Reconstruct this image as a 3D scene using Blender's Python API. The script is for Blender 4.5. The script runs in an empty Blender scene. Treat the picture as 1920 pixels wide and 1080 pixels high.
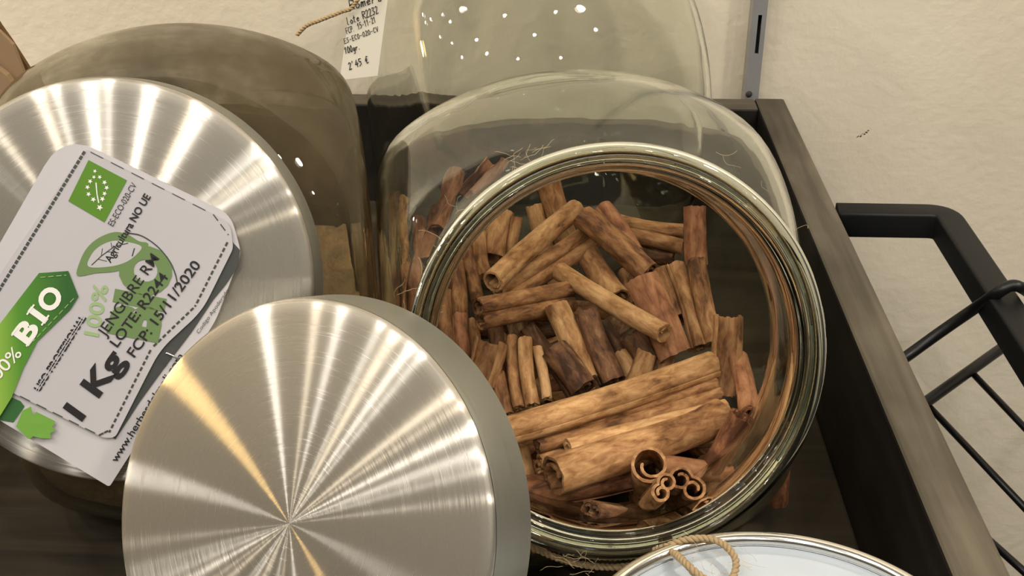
import bpy, math, random
from mathutils import Vector, Matrix, noise
# ------------------------------------------------------------------ camera, light, exposure
SC = bpy.context.scene
COL = SC.collection
FPX, PITCH, YAW = 2245.0, math.radians(28.5), math.radians(2.2)
FW = Vector((-math.sin(YAW)*math.cos(PITCH), math.cos(YAW)*math.cos(PITCH), -math.sin(PITCH)))
RT = Vector((math.cos(YAW), math.sin(YAW), 0.0))
DN = FW.cross(RT)
cam_data = bpy.data.cameras.new('camera')
cam_data.sensor_width = 36.0
cam_data.lens = 36.0*FPX/1920.0
cam_data.clip_start = 0.01
camera = bpy.data.objects.new('camera', cam_data)
COL.objects.link(camera)
camera.matrix_world = Matrix(((RT.x, -DN.x, -FW.x, 0), (RT.y, -DN.y, -FW.y, 0), (RT.z, -DN.z, -FW.z, 0), (0, 0, 0, 1)))
SC.camera = camera
SC.view_settings.view_transform = 'Standard'
SC.view_settings.look = 'None'
SC.view_settings.gamma = 1.0
SC.view_settings.use_curve_mapping = False
SC.view_settings.exposure = 0.22
SC.cycles.max_bounces = 24
SC.cycles.transmission_bounces = 24
SC.cycles.glossy_bounces = 6

world = bpy.data.worlds.new('shop_room_light')
SC.world = world
world.use_nodes = True
wn = world.node_tree
wn.nodes.clear()
w_out = wn.nodes.new('ShaderNodeOutputWorld')
w_bg = wn.nodes.new('ShaderNodeBackground')
w_tc = wn.nodes.new('ShaderNodeTexCoord')
w_sep = wn.nodes.new('ShaderNodeSeparateXYZ')
w_ramp = wn.nodes.new('ShaderNodeValToRGB')
w_map = wn.nodes.new('ShaderNodeMapRange')
w_map.inputs['From Min'].default_value = -1
wn.links.new(w_tc.outputs['Generated'], w_sep.inputs[0])
wn.links.new(w_sep.outputs['Z'], w_map.inputs['Value'])
wn.links.new(w_map.outputs[0], w_ramp.inputs[0])
el = w_ramp.color_ramp.elements
el[0].position = 0.30; el[0].color = (0.035, 0.028, 0.020, 1)
el[1].position = 0.95; el[1].color = (0.52, 0.49, 0.42, 1)
e = el.new(0.55); e.color = (0.16, 0.14, 0.11, 1)
e = el.new(0.75); e.color = (0.34, 0.31, 0.26, 1)
wn.links.new(w_ramp.outputs[0], w_bg.inputs['Color'])
w_bg.inputs['Strength'].default_value = 0.36
wn.links.new(w_bg.outputs[0], w_out.inputs['Surface'])

# shop spotlights: (azimuth from straight behind the camera, elevation, distance, irradiance share, colour)
WARM, WHITE, GOLD = (1.0, 0.87, 0.69), (1.0, 0.95, 0.87), (1.0, 0.66, 0.25)
LAMPS = [(-102, 9, 1.4, 2.6, GOLD), (-86, 0, 1.2, .35, WHITE), (-97, 30, 2.0, .8, WHITE), (-90, 30, 2.2, .5, WHITE), (-84, 39, 2.2, .5, WARM),
         (-76, 40, 2.3, .5, WHITE), (-72, 52, 2.2, .6, WHITE), (-62, 40, 2.4, .5, WARM), (-58, 54, 2.2, 1.0, WHITE),
         (-52, 66, 2.0, 1.1, WHITE), (-42, 44, 2.5, .6, WARM), (-26, 40, 2.6, .6, WHITE), (-18, 50, 2.2, 1.2, WHITE),
         (-6, 43, 2.6, .6, WHITE), (4, 66, 1.9, 1.5, WARM), (14, 38, 2.6, .6, WHITE), (28, 50, 2.3, .9, WHITE),
         (40, 34, 2.6, .6, WARM), (52, 58, 2.1, .8, WHITE), (66, 40, 2.4, .5, WHITE)]
LAMP_GAIN = 5.9
for az, elv, dist, share, colr in LAMPS:
    ld = bpy.data.lights.new('shop_spotlight', 'POINT')
    ld.energy = LAMP_GAIN*share*dist*dist*0.6
    ld.color = colr
    ld.shadow_soft_size = 0.03 if colr != GOLD else 0.06
    lo = bpy.data.objects.new('shop_spotlight', ld)
    a, b = math.radians(az), math.radians(elv)
    lo.location = Vector((math.sin(a)*math.cos(b), -math.cos(a)*math.cos(b), math.sin(b)))*dist + Vector((0, .35, -.25))
    COL.objects.link(lo)

# wall-washing spots above the shelf, stronger to the right
for x, y, z, e in ((0.85, 0.15, 0.95, 30.0), (-0.55, 0.05, 1.15, 1.8)):
    ld = bpy.data.lights.new('wall_washer', 'POINT')
    ld.energy = e; ld.color = (1.0, 0.90, 0.74); ld.shadow_soft_size = 0.05
    lo = bpy.data.objects.new('wall_washer', ld); lo.location = (x, y, z); COL.objects.link(lo)

# ------------------------------------------------------------------ geometry helpers
def ray(u, v):
    return FW*FPX + RT*(u-960.0) + DN*(v-540.0)
def at_z(u, v, z):
    r = ray(u, v); return r*(z/r.z)
def at_y(u, v, y):
    r = ray(u, v); return r*(y/r.y)
def at_d(u, v, d):
    return ray(u, v).normalized()*d
def at_plane(u, v, c, n):
    r = ray(u, v); return r*(c.dot(n)/r.dot(n))
def direction(elv, az):
    a, b = math.radians(az), math.radians(elv)
    return Vector((math.sin(a)*math.cos(b), -math.cos(a)*math.cos(b), math.sin(b)))
def frame(c, n, up=Vector((0, 0, 1))):
    n = n.normalized()
    x = up.cross(n)
    if x.length < 1e-4: x = Vector((1, 0, 0))
    x.normalize(); y = n.cross(x)
    return Matrix(((x.x, y.x, n.x, c.x), (x.y, y.y, n.y, c.y), (x.z, y.z, n.z, c.z), (0, 0, 0, 1)))

def tag(o, label=None, cat=None, group=None, kind=None):
    if label: o['label'] = label
    if cat: o['category'] = cat
    if group: o['group'] = group
    if kind: o['kind'] = kind
    return o
def thing(name, label, cat, matrix=None, group=None):
    o = bpy.data.objects.new(name, None)
    o.empty_display_size = 0.02
    COL.objects.link(o)
    o.matrix_world = matrix if matrix is not None else Matrix.Identity(4)
    return tag(o, label, cat, group)
def mesh_obj(name, verts, faces, mat, parent=None, smooth=True, world_space=False, mats=None, fmat=None):
    me = bpy.data.meshes.new(name)
    if parent is not None and world_space:
        m = parent.matrix_world.copy()
        p = parent.parent
        inv = WORLD[parent.name].inverted()
        verts = [inv @ Vector(v) for v in verts]
    me.from_pydata([tuple(v) for v in verts], [], faces)
    if mats:
        for m in mats: me.materials.append(m)
        for p, k in zip(me.polygons, fmat): p.material_index = k
    else:
        me.materials.append(mat)
    if smooth:
        me.polygons.foreach_set('use_smooth', [True]*len(me.polygons))
    me.update()
    o = bpy.data.objects.new(name, me)
    COL.objects.link(o)
    if parent is not None:
        o.parent = parent
    WORLD[o.name] = WORLD[parent.name] if parent is not None else Matrix.Identity(4)
    return o
WORLD = {}
def T(name, label, cat, matrix=None, group=None):
    o = thing(name, label, cat, matrix, group)
    WORLD[o.name] = matrix.copy() if matrix is not None else Matrix.Identity(4)
    return o
def sharp(o, angle=35):
    me = o.data
    me.polygons.foreach_set('use_smooth', [True]*len(me.polygons))
    try: me.set_sharp_from_angle(angle=math.radians(angle))
    except Exception: pass
    return o
def bevel(o, w, seg=2):
    m = o.modifiers.new('bevel', 'BEVEL'); m.width = w; m.segments = seg; m.limit_method = 'ANGLE'
    return o
def box(lo, hi):
    x0, y0, z0 = lo; x1, y1, z1 = hi
    v = [(x0, y0, z0), (x1, y0, z0), (x1, y1, z0), (x0, y1, z0), (x0, y0, z1), (x1, y0, z1), (x1, y1, z1), (x0, y1, z1)]
    f = [(0, 3, 2, 1), (4, 5, 6, 7), (0, 1, 5, 4), (1, 2, 6, 5), (2, 3, 7, 6), (3, 0, 4, 7)]
    return v, f
def lathe(profile, n=160, closed=False):
    """profile of (radius, z) turned about local Z"""
    v, f = [], []
    k = len(profile)
    rings = []
    for r, z in profile:
        if r < 1e-7:
            rings.append([len(v)]); v.append((0, 0, z))
        else:
            s = len(v)
            for i in range(n):
                a = 2*math.pi*i/n
                v.append((r*math.cos(a), r*math.sin(a), z))
            rings.append(list(range(s, s+n)))
    pairs = [(i, i+1) for i in range(k-1)] + ([(k-1, 0)] if closed else [])
    for a, b in pairs:
        A, B = rings[a], rings[b]
        for i in range(n):
            j = (i+1) % n
            if len(A) == 1 and len(B) == 1: continue
            if len(A) == 1: f.append((A[0], B[i], B[j]))
            elif len(B) == 1: f.append((A[i], B[0], A[j]))
            else: f.append((A[i], B[i], B[j], A[j]))
    return v, f
def tube(pts, rad, n=8, cap=True, twist=0.0):
    pts = [Vector(p) for p in pts]
    v, f = [], []
    t = (pts[1]-pts[0]).normalized()
    a = t.orthogonal().normalized()
    for i, p in enumerate(pts):
        if i == 0: d = pts[1]-pts[0]
        elif i == len(pts)-1: d = pts[-1]-pts[-2]
        else: d = pts[i+1]-pts[i-1]
        d.normalize()
        a = (a - d*a.dot(d)).normalized()
        b = d.cross(a)
        r = rad(i/(len(pts)-1)) if callable(rad) else rad
        for k in range(n):
            th = 2*math.pi*k/n + twist*i
            v.append(p + a*(r*math.cos(th)) + b*(r*math.sin(th)))
    for i in range(len(pts)-1):
        for k in range(n):
            k2 = (k+1) % n
            f.append((i*n+k, i*n+k2, (i+1)*n+k2, (i+1)*n+k))
    if cap:
        f.append(tuple(reversed(range(n))))
        f.append(tuple(range((len(pts)-1)*n, len(pts)*n)))
    return v, f
def merge(*parts):
    V, F = [], []
    for v, f in parts:
        o = len(V); V += list(v); F += [tuple(i+o for i in q) for q in f]
    return V, F
def spline(ctrl, n=12, closed=False):
    c = [Vector(p) for p in ctrl]; out = []
    m = len(c)
    seg = m if closed else m-1
    for i in range(seg):
        p0 = c[(i-1) % m] if closed or i > 0 else c[0]*2-c[1]
        p1 = c[i]; p2 = c[(i+1) % m]
        p3 = c[(i+2) % m] if closed or i+2 < m else p2*2-p1
        for k in range(n):
            t = k/n
            out.append(0.5*((2*p1)+(p2-p0)*t+(2*p0-5*p1+4*p2-p3)*t*t+(3*p1-p0-3*p2+p3)*t**3))
    if not closed: out.append(c[-1])
    return out
def twine_mesh(path, r, closed=False, turns_per_m=260.0):
    """two plies twisted round each other"""
    pts = [Vector(p) for p in path]
    if closed: pts.append(pts[0])
    parts = []
    L = [0.0]
    for a, b in zip(pts, pts[1:]): L.append(L[-1]+(b-a).length)
    for ph in (0, math.pi):
        q = []
        a = (pts[1]-pts[0]).orthogonal().normalized()
        for i, p in enumerate(pts):
            d = (pts[min(i+1, len(pts)-1)]-pts[max(i-1, 0)]).normalized()
            a = (a-d*a.dot(d)).normalized(); b = d.cross(a)
            th = 2*math.pi*turns_per_m*L[i]+ph
            q.append(p+(a*math.cos(th)+b*math.sin(th))*r*0.5)
        parts.append(tube(q, r*0.62, 6))
    return merge(*parts)
def resample(pts, step):
    pts = [Vector(p) for p in pts]; out = [pts[0]]; acc = 0.0
    for a, b in zip(pts, pts[1:]):
        d = (b-a).length
        if d < 1e-9: continue
        pos = step-acc
        while pos <= d:
            out.append(a+(b-a)*(pos/d)); pos += step
        acc = d-(pos-step)
    return out

# ------------------------------------------------------------------ materials
def new_mat(name):
    m = bpy.data.materials.new(name); m.use_nodes = True
    nt = m.node_tree; nt.nodes.clear()
    out = nt.nodes.new('ShaderNodeOutputMaterial')
    return m, nt, out
def N(nt, kind, **kw):
    n = nt.nodes.new(kind)
    for k, v in kw.items():
        if k in n.inputs: n.inputs[k].default_value = v
        else: setattr(n, k, v)
    return n
def setin(n, name, v):
    n.inputs[name].default_value = v
def ramp(nt, stops):
    r = nt.nodes.new('ShaderNodeValToRGB')
    e = r.color_ramp.elements
    e[0].position, e[0].color = stops[0][0], (*stops[0][1], 1)
    e[1].position, e[1].color = stops[-1][0], (*stops[-1][1], 1)
    for p, c in stops[1:-1]:
        q = e.new(p); q.color = (*c, 1)
    return r
def math_node(nt, op, a, b=None):
    n = nt.nodes.new('ShaderNodeMath'); n.operation = op
    for i, x in enumerate((a, b)):
        if x is None: continue
        if isinstance(x, (int, float)): n.inputs[i].default_value = x
        else: nt.links.new(x, n.inputs[i])
    return n.outputs[0]
def plain(name, col, rough=0.6, metal=0.0, spec=0.5, bump=None):
    m, nt, out = new_mat(name)
    b = N(nt, 'ShaderNodeBsdfPrincipled')
    setin(b, 'Base Color', (*col, 1)); setin(b, 'Roughness', rough); setin(b, 'Metallic', metal)
    setin(b, 'Specular IOR Level', spec)
    if bump:
        tc = N(nt, 'ShaderNodeTexCoord'); nz = N(nt, 'ShaderNodeTexNoise')
        setin(nz, 'Scale', bump[0]); setin(nz, 'Detail', 6.0)
        bp = N(nt, 'ShaderNodeBump'); setin(bp, 'Strength', bump[1]); setin(bp, 'Distance', bump[2])
        nt.links.new(tc.outputs['Object'], nz.inputs['Vector'])
        nt.links.new(nz.outputs['Fac'], bp.inputs['Height'])
        nt.links.new(bp.outputs[0], b.inputs['Normal'])
    nt.links.new(b.outputs[0], out.inputs['Surface'])
    return m
def mat_glass(name, col, dust=0.0, dust_col=(0.25, 0.2, 0.12), wave=0.0):
    """blown glass with real thickness; optionally a patchy film of spice dust"""
    m, nt, out = new_mat(name)
    g = N(nt, 'ShaderNodeBsdfGlass'); setin(g, 'Color', (*col, 1)); setin(g, 'Roughness', 0.012); setin(g, 'IOR', 1.47)
    tc = N(nt, 'ShaderNodeTexCoord')
    if wave > 0:
        nz = N(nt, 'ShaderNodeTexNoise'); setin(nz, 'Scale', 42.0); setin(nz, 'Detail', 1.0)
        nt.links.new(tc.outputs['Object'], nz.inputs['Vector'])
        bp = N(nt, 'ShaderNodeBump'); setin(bp, 'Strength', wave); setin(bp, 'Distance', 0.002)
        nt.links.new(nz.outputs['Fac'], bp.inputs['Height']); nt.links.new(bp.outputs[0], g.inputs['Normal'])
    res = g.outputs[0]
    if dust > 0:
        df = N(nt, 'ShaderNodeBsdfDiffuse'); setin(df, 'Color', (*dust_col, 1))
        n2 = N(nt, 'ShaderNodeTexNoise'); setin(n2, 'Scale', 13.0); setin(n2, 'Detail', 9.0); setin(n2, 'Roughness', 0.65)
        nt.links.new(tc.outputs['Object'], n2.inputs['Vector'])
        mr = N(nt, 'ShaderNodeMapRange'); setin(mr, 'From Min', 0.35); setin(mr, 'From Max', 0.7); setin(mr, 'To Min', 0.0); setin(mr, 'To Max', dust*2)
        nt.links.new(n2.outputs['Fac'], mr.inputs['Value'])
        mx = N(nt, 'ShaderNodeMixShader')
        nt.links.new(mr.outputs[0], mx.inputs[0]); nt.links.new(g.outputs[0], mx.inputs[1]); nt.links.new(df.outputs[0], mx.inputs[2])
        res = mx.outputs[0]
    nt.links.new(res, out.inputs['Surface'])
    return m
def mat_brushed(name, base, rough, aniso, grain=1.0, rot=0.0, soft=0.5):
    """turned aluminium: fine concentric scratches, so each lamp smears into a radial streak"""
    m, nt, out = new_mat(name)
    b = N(nt, 'ShaderNodeBsdfAnisotropic')
    setin(b, 'Color', (*base, 1)); setin(b, 'Anisotropy', aniso); setin(b, 'Rotation', rot)
    tg = N(nt, 'ShaderNodeTangent'); tg.direction_type = 'RADIAL'; tg.axis = 'Z'
    nt.links.new(tg.outputs[0], b.inputs['Tangent'])
    tc = N(nt, 'ShaderNodeTexCoord')
    sep = N(nt, 'ShaderNodeSeparateXYZ'); nt.links.new(tc.outputs['Object'], sep.inputs[0])
    ang = math_node(nt, 'ARCTAN2', sep.outputs['Y'], sep.outputs['X'])
    r2 = math_node(nt, 'SQRT', math_node(nt, 'ADD', math_node(nt, 'MULTIPLY', sep.outputs['X'], sep.outputs['X']), math_node(nt, 'MULTIPLY', sep.outputs['Y'], sep.outputs['Y'])))
    cmb = N(nt, 'ShaderNodeCombineXYZ')
    nt.links.new(math_node(nt, 'MULTIPLY', r2, 2200.0*grain), cmb.inputs[0])
    nt.links.new(math_node(nt, 'MULTIPLY', ang, 3.0), cmb.inputs[1])
    nt.links.new(math_node(nt, 'MULTIPLY', sep.outputs['Z'], 2200.0*grain), cmb.inputs[2])
    nz = N(nt, 'ShaderNodeTexNoise'); setin(nz, 'Scale', 1.0); setin(nz, 'Detail', 3.0)
    nt.links.new(cmb.outputs[0], nz.inputs['Vector'])
    mr = N(nt, 'ShaderNodeMapRange'); setin(mr, 'From Min', 0.3); setin(mr, 'From Max', 0.7); setin(mr, 'To Min', rough*0.72); setin(mr, 'To Max', rough*1.3)
    nt.links.new(nz.outputs['Fac'], mr.inputs['Value']); nt.links.new(mr.outputs[0], b.inputs['Roughness'])
    g = N(nt, 'ShaderNodeBsdfAnisotropic'); setin(g, 'Color', (base[0]*0.78, base[1]*0.76, base[2]*0.72, 1)); setin(g, 'Roughness', 0.55)
    mx = N(nt, 'ShaderNodeMixShader'); setin(mx, 'Fac', soft)
    nt.links.new(b.outputs[0], mx.inputs[1]); nt.links.new(g.outputs[0], mx.inputs[2])
    nt.links.new(mx.outputs[0], out.inputs['Surface'])
    return m
def mat_wood(name, stops, axis='Y', scale=1.0, rough=0.55):
    m, nt, out = new_mat(name)
    tc = N(nt, 'ShaderNodeTexCoord'); mp = N(nt, 'ShaderNodeMapping')
    s = [60*scale]*3; s['XYZ'.index(axis)] = 4.0*scale
    mp.inputs['Scale'].default_value = s
    nt.links.new(tc.outputs['Object'], mp.inputs['Vector'])
    n1 = N(nt, 'ShaderNodeTexNoise'); setin(n1, 'Scale', 1.0); setin(n1, 'Detail', 8.0); setin(n1, 'Roughness', 0.6); setin(n1, 'Distortion', 0.6)
    nt.links.new(mp.outputs[0], n1.inputs['Vector'])
    n2 = N(nt, 'ShaderNodeTexNoise'); setin(n2, 'Scale', 14.0*scale); setin(n2, 'Detail', 3.0)
    nt.links.new(tc.outputs['Object'], n2.inputs['Vector'])
    mixf = math_node(nt, 'ADD', math_node(nt, 'MULTIPLY', n1.outputs['Fac'], 0.65), math_node(nt, 'MULTIPLY', n2.outputs['Fac'], 0.35))
    rp = ramp(nt, stops); nt.links.new(mixf, rp.inputs[0])
    b = N(nt, 'ShaderNodeBsdfPrincipled'); setin(b, 'Roughness', rough); setin(b, 'Specular IOR Level', 0.3)
    nt.links.new(rp.outputs[0], b.inputs['Base Color'])
    bp = N(nt, 'ShaderNodeBump'); setin(bp, 'Strength', 0.35); setin(bp, 'Distance', 0.001)
    nt.links.new(n1.outputs['Fac'], bp.inputs['Height']); nt.links.new(bp.outputs[0], b.inputs['Normal'])
    nt.links.new(b.outputs[0], out.inputs['Surface'])
    return m
def mat_bark(name, dark, mid, light, bias=0.0):
    m, nt, out = new_mat(name)
    tc = N(nt, 'ShaderNodeTexCoord'); oi = N(nt, 'ShaderNodeObjectInfo')
    off = N(nt, 'ShaderNodeVectorMath'); off.operation = 'ADD'
    sc = N(nt, 'ShaderNodeVectorMath'); sc.operation = 'SCALE'; sc.inputs[0].default_value = (1, 1, 1)
    nt.links.new(oi.outputs['Random'], sc.inputs['Scale'])
    nt.links.new(tc.outputs['Object'], off.inputs[0]); nt.links.new(sc.outputs[0], off.inputs[1])
    mp = N(nt, 'ShaderNodeMapping'); mp.inputs['Scale'].default_value = (330, 330, 120)
    nt.links.new(off.outputs[0], mp.inputs['Vector'])
    n1 = N(nt, 'ShaderNodeTexNoise'); setin(n1, 'Scale', 1.0); setin(n1, 'Detail', 6.0); setin(n1, 'Roughness', 0.62); setin(n1, 'Distortion', 0.5)
    nt.links.new(mp.outputs[0], n1.inputs['Vector'])
    mp2 = N(nt, 'ShaderNodeMapping'); mp2.inputs['Scale'].default_value = (90, 90, 60)
    nt.links.new(off.outputs[0], mp2.inputs['Vector'])
    n2 = N(nt, 'ShaderNodeTexNoise'); setin(n2, 'Scale', 1.0); setin(n2, 'Detail', 4.0)
    nt.links.new(mp2.outputs[0], n2.inputs['Vector'])
    f = math_node(nt, 'ADD', math_node(nt, 'MULTIPLY', n1.outputs['Fac'], 0.55), math_node(nt, 'MULTIPLY', n2.outputs['Fac'], 0.45))
    rnd = math_node(nt, 'MULTIPLY', math_node(nt, 'SUBTRACT', oi.outputs['Random'], 0.5), 0.12)
    f = math_node(nt, 'ADD', math_node(nt, 'ADD', f, rnd), bias)
    rp = ramp(nt, [(0.37, dark), (0.50, mid), (0.65, light)]); nt.links.new(f, rp.inputs[0])
    b = N(nt, 'ShaderNodeBsdfPrincipled'); setin(b, 'Roughness', 0.72); setin(b, 'Specular IOR Level', 0.25)
    nt.links.new(rp.outputs[0], b.inputs['Base Color'])
    bp = N(nt, 'ShaderNodeBump'); setin(bp, 'Strength', 0.5); setin(bp, 'Distance', 0.0005)
    nt.links.new(n1.outputs['Fac'], bp.inputs['Height']); nt.links.new(bp.outputs[0], b.inputs['Normal'])
    nt.links.new(b.outputs[0], out.inputs['Surface'])
    return m
def mat_wall():
    m, nt, out = new_mat('cream_plaster')
    tc = N(nt, 'ShaderNodeTexCoord')
    n1 = N(nt, 'ShaderNodeTexNoise'); setin(n1, 'Scale', 110.0); setin(n1, 'Detail', 5.0); setin(n1, 'Roughness', 0.55)
    n2 = N(nt, 'ShaderNodeTexNoise'); setin(n2, 'Scale', 5.0); setin(n2, 'Detail', 4.0)
    for n in (n1, n2): nt.links.new(tc.outputs['Object'], n.inputs['Vector'])
    rp = ramp(nt, [(0.3, (0.64, 0.575, 0.465)), (0.7, (0.71, 0.65, 0.535))]); nt.links.new(n2.outputs['Fac'], rp.inputs[0])
    b = N(nt, 'ShaderNodeBsdfPrincipled'); setin(b, 'Roughness', 0.75); setin(b, 'Specular IOR Level', 0.25)
    nt.links.new(rp.outputs[0], b.inputs['Base Color'])
    bp = N(nt, 'ShaderNodeBump'); setin(bp, 'Strength', 0.35); setin(bp, 'Distance', 0.0022)
    nt.links.new(n1.outputs['Fac'], bp.inputs['Height']); nt.links.new(bp.outputs[0], b.inputs['Normal'])
    nt.links.new(b.outputs[0], out.inputs['Surface'])
    return m
def mat_ribbon():
    m, nt, out = new_mat('green_print')
    tc = N(nt, 'ShaderNodeTexCoord'); sep = N(nt, 'ShaderNodeSeparateXYZ')
    nt.links.new(tc.outputs['Generated'], sep.inputs[0])
    rp = ramp(nt, [(0.05, (0.36, 0.54, 0.08)), (0.45, (0.075, 0.23, 0.022)), (0.9, (0.024, 0.10, 0.018))])
    nt.links.new(sep.outputs['X'], rp.inputs[0])
    b = N(nt, 'ShaderNodeBsdfPrincipled'); setin(b, 'Roughness', 0.45)
    nt.links.new(rp.outputs[0], b.inputs['Base Color']); nt.links.new(b.outputs[0], out.inputs['Surface'])
    return m

M_WALL = mat_wall()
M_FLOOR = plain('dark_floor', (0.10, 0.09, 0.08), 0.6)
M_RAIL = mat_wood('stained_oak', [(0.30, (0.027, 0.022, 0.015)), (0.50, (0.076, 0.063, 0.045)), (0.70, (0.150, 0.127, 0.093))], 'Y')
M_RAILX = mat_wood('stained_oak_crosswise', [(0.30, (0.027, 0.022, 0.015)), (0.50, (0.076, 0.063, 0.045)), (0.70, (0.150, 0.127, 0.093))], 'X')
M_BASE = mat_wood('stained_boards', [(0.30, (0.010, 0.007, 0.004)), (0.5, (0.036, 0.027, 0.015)), (0.7, (0.090, 0.068, 0.040))], 'X', 0.8, 0.8)
M_SIDE_SHADE = mat_wood('shaded_rail_sides', [(0.30, (0.006, 0.005, 0.004)), (0.52, (0.014, 0.011, 0.008)), (0.72, (0.028, 0.022, 0.015))], 'Y')  # near-black rail sides: the shade on them is put into the wood colour
M_BLACK = plain('black_powder_coat', (0.005, 0.0055, 0.006), 0.5, 0.0, 0.28, (900, 0.05, 0.0003))
M_WIRE = plain('black_wire_coat', (0.004, 0.004, 0.005), 0.4, 0.0, 0.35)
M_GREY = plain('grey_painted_steel', (0.27, 0.27, 0.28), 0.45, 0.2)
M_SLOT = plain('dark_slot', (0.03, 0.028, 0.026), 0.8)
M_GLASS = mat_glass('clear_jar_glass', (0.965, 0.972, 0.950), wave=0.10)
M_GLASS_DUSTY = mat_glass('dusty_jar_glass', (0.965, 0.96, 0.925), 0.44, (0.088, 0.066, 0.036), 0.10)
M_GLASS_RIM = mat_glass('thick_rim_glass', (0.87, 0.89, 0.84))
M_LID = mat_brushed('spun_aluminium', (0.62, 0.59, 0.535), 0.23, 0.83, soft=0.45)
M_SKIRT = mat_brushed('satin_aluminium', (0.43, 0.43, 0.395), 0.40, 0.3, soft=0.75)
M_CHROME = plain('polished_rim', (0.80, 0.78, 0.74), 0.16, 1.0)
M_TIN = plain('pale_satin_tin', (0.46, 0.51, 0.57), 0.38, 0.2, 0.5)
M_BARK = mat_bark('cinnamon_bark', (0.085, 0.034, 0.013), (0.290, 0.138, 0.054), (0.52, 0.300, 0.135))
M_BARK_TAN = mat_bark('pale_cinnamon_bark', (0.120, 0.050, 0.018), (0.37, 0.190, 0.075), (0.62, 0.375, 0.175), 0.02)
M_BARK_RED = mat_bark('reddish_cinnamon_bark', (0.095, 0.036, 0.016), (0.280, 0.118, 0.052), (0.46, 0.225, 0.110))
M_BARK_DARK = mat_bark('dark_cinnamon_bark', (0.050, 0.022, 0.011), (0.180, 0.085, 0.038), (0.40, 0.255, 0.14), -0.02)
BARKS = {'m': M_BARK, 't': M_BARK_TAN, 'r': M_BARK_RED, 'd': M_BARK_DARK}
M_GINGER = plain('dried_ginger', (0.92, 0.66, 0.36), 0.85, 0.0, 0.2, (190, 0.8, 0.004))
M_JUTE = plain('jute_fibre', (0.36, 0.26, 0.145), 0.85, 0.0, 0.2, (1500, 0.4, 0.0005))
M_FUZZ = plain('loose_jute_hair', (0.60, 0.47, 0.28), 0.7, 0.0, 0.3)
M_PAPER = plain('white_paper', (0.45, 0.435, 0.46), 0.6, 0.0, 0.3, (30, 0.15, 0.003))
M_CARD = plain('white_card', (0.50, 0.48, 0.50), 0.55, 0.0, 0.3, (22, 0.15, 0.003))
M_TAG = plain('cream_card', (0.83, 0.78, 0.66), 0.7, 0.0, 0.2)
M_INK = plain('black_ink', (0.012, 0.011, 0.012), 0.5)
M_INKGREY = plain('dark_grey_print', (0.055, 0.058, 0.056), 0.4)
M_PEN = plain('dark_pen_ink', (0.05, 0.045, 0.04), 0.6)
M_LOGO = plain('leaf_green_print', (0.085, 0.21, 0.012), 0.45)
M_OLIVE = plain('olive_green_print', (0.13, 0.21, 0.075), 0.5)
M_PALEGREEN = plain('pale_green_print', (0.28, 0.40, 0.19), 0.5)
M_WHITEINK = plain('white_print', (0.78, 0.76, 0.72), 0.5)
M_LEAF = plain('fresh_leaf_print', (0.15, 0.33, 0.05), 0.5, 0.0, 0.4, (120, 0.2, 0.002))
M_DARKLEAF = plain('dark_leaf_print', (0.03, 0.11, 0.03), 0.5)
M_RIBBON = mat_ribbon()
M_KRAFT = plain('kraft_paper', (0.30, 0.20, 0.115), 0.8, 0.0, 0.2, (60, 0.2, 0.002))
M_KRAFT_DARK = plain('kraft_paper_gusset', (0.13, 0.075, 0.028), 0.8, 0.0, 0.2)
M_STEEL = plain('staple_wire', (0.7, 0.7, 0.7), 0.25, 1.0)

# ------------------------------------------------------------------ the setting
ZF = -0.365           # tray floor
WALL_Y = 0.845
def struct(name, v, f, m):
    o = mesh_obj(name, v, f, m, smooth=False); o['kind'] = 'structure'; return o
struct('wall_back', *box((-2.2, WALL_Y, -1.25), (2.2, WALL_Y+0.1, 1.5)), M_WALL)
struct('floor', *box((-2.2, -2.0, -1.30), (2.2, WALL_Y+0.1, -1.25)), M_FLOOR)

# small scuffs on the plaster
smudge = T('wall_scuff', 'small dark scuff on the cream wall to the right of the grey upright', 'mark')
rs = random.Random(4)
parts = []
for k in range(9):
    c = at_y(1608+k*2.4+rs.uniform(-1, 1), 258-k*1.5+rs.uniform(-1.5, 1.5), WALL_Y-0.0002)
    r = rs.uniform(0.0003, 0.0009)
    ring = [c+Vector((math.cos(a)*r, 0, math.sin(a)*r*0.7)) for a in [i*math.pi/4 for i in range(8)]]
    parts.append((ring, [tuple(range(8))]))
mesh_obj('scuff_specks', *merge(*parts), M_PEN, smudge, world_space=True, smooth=False)

# slotted shelf standard on the wall
std = T('shelf_upright', 'grey slotted metal shelf standard screwed to the cream wall', 'shelf standard', Matrix.Translation((0.141, WALL_Y, -0.1)))
x0, x1, yf = 0.1358, 0.1460, WALL_Y-0.014
sl = [(z, z+0.028) for z in [-0.2592+0.064*k for k in range(-3, 12)]]
zs = [-0.70]
V, F = [], []
sx0, sx1 = 0.1402, 0.1428
def quad(a, b, c, d):
    i = len(V); V.extend([a, b, c, d]); F.append((i, i+1, i+2, i+3))
zprev = -0.70
for lo, hi in sl+[(0.70, 0.70)]:
    quad((x0, yf, zprev), (x1, yf, zprev), (x1, yf, lo), (x0, yf, lo))
    if hi > lo:
        quad((x0, yf, lo), (sx0, yf, lo), (sx0, yf, hi), (x0, yf, hi))
        quad((sx1, yf, lo), (x1, yf, lo), (x1, yf, hi), (sx1, yf, hi))
        for a, b in (((sx0, lo), (sx0, hi)), ((sx1, lo), (sx1, hi)), ((sx0, lo), (sx1, lo)), ((sx0, hi), (sx1, hi))):
            quad((a[0], yf, a[1]), (b[0], yf, b[1]), (b[0], yf+0.002, b[1]), (a[0], yf+0.002, a[1]))
    zprev = hi
for xa in (x0, x1):
    quad((xa, yf, -0.70), (xa, WALL_Y, -0.70), (xa, WALL_Y, 0.70), (xa, yf, 0.70))
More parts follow.
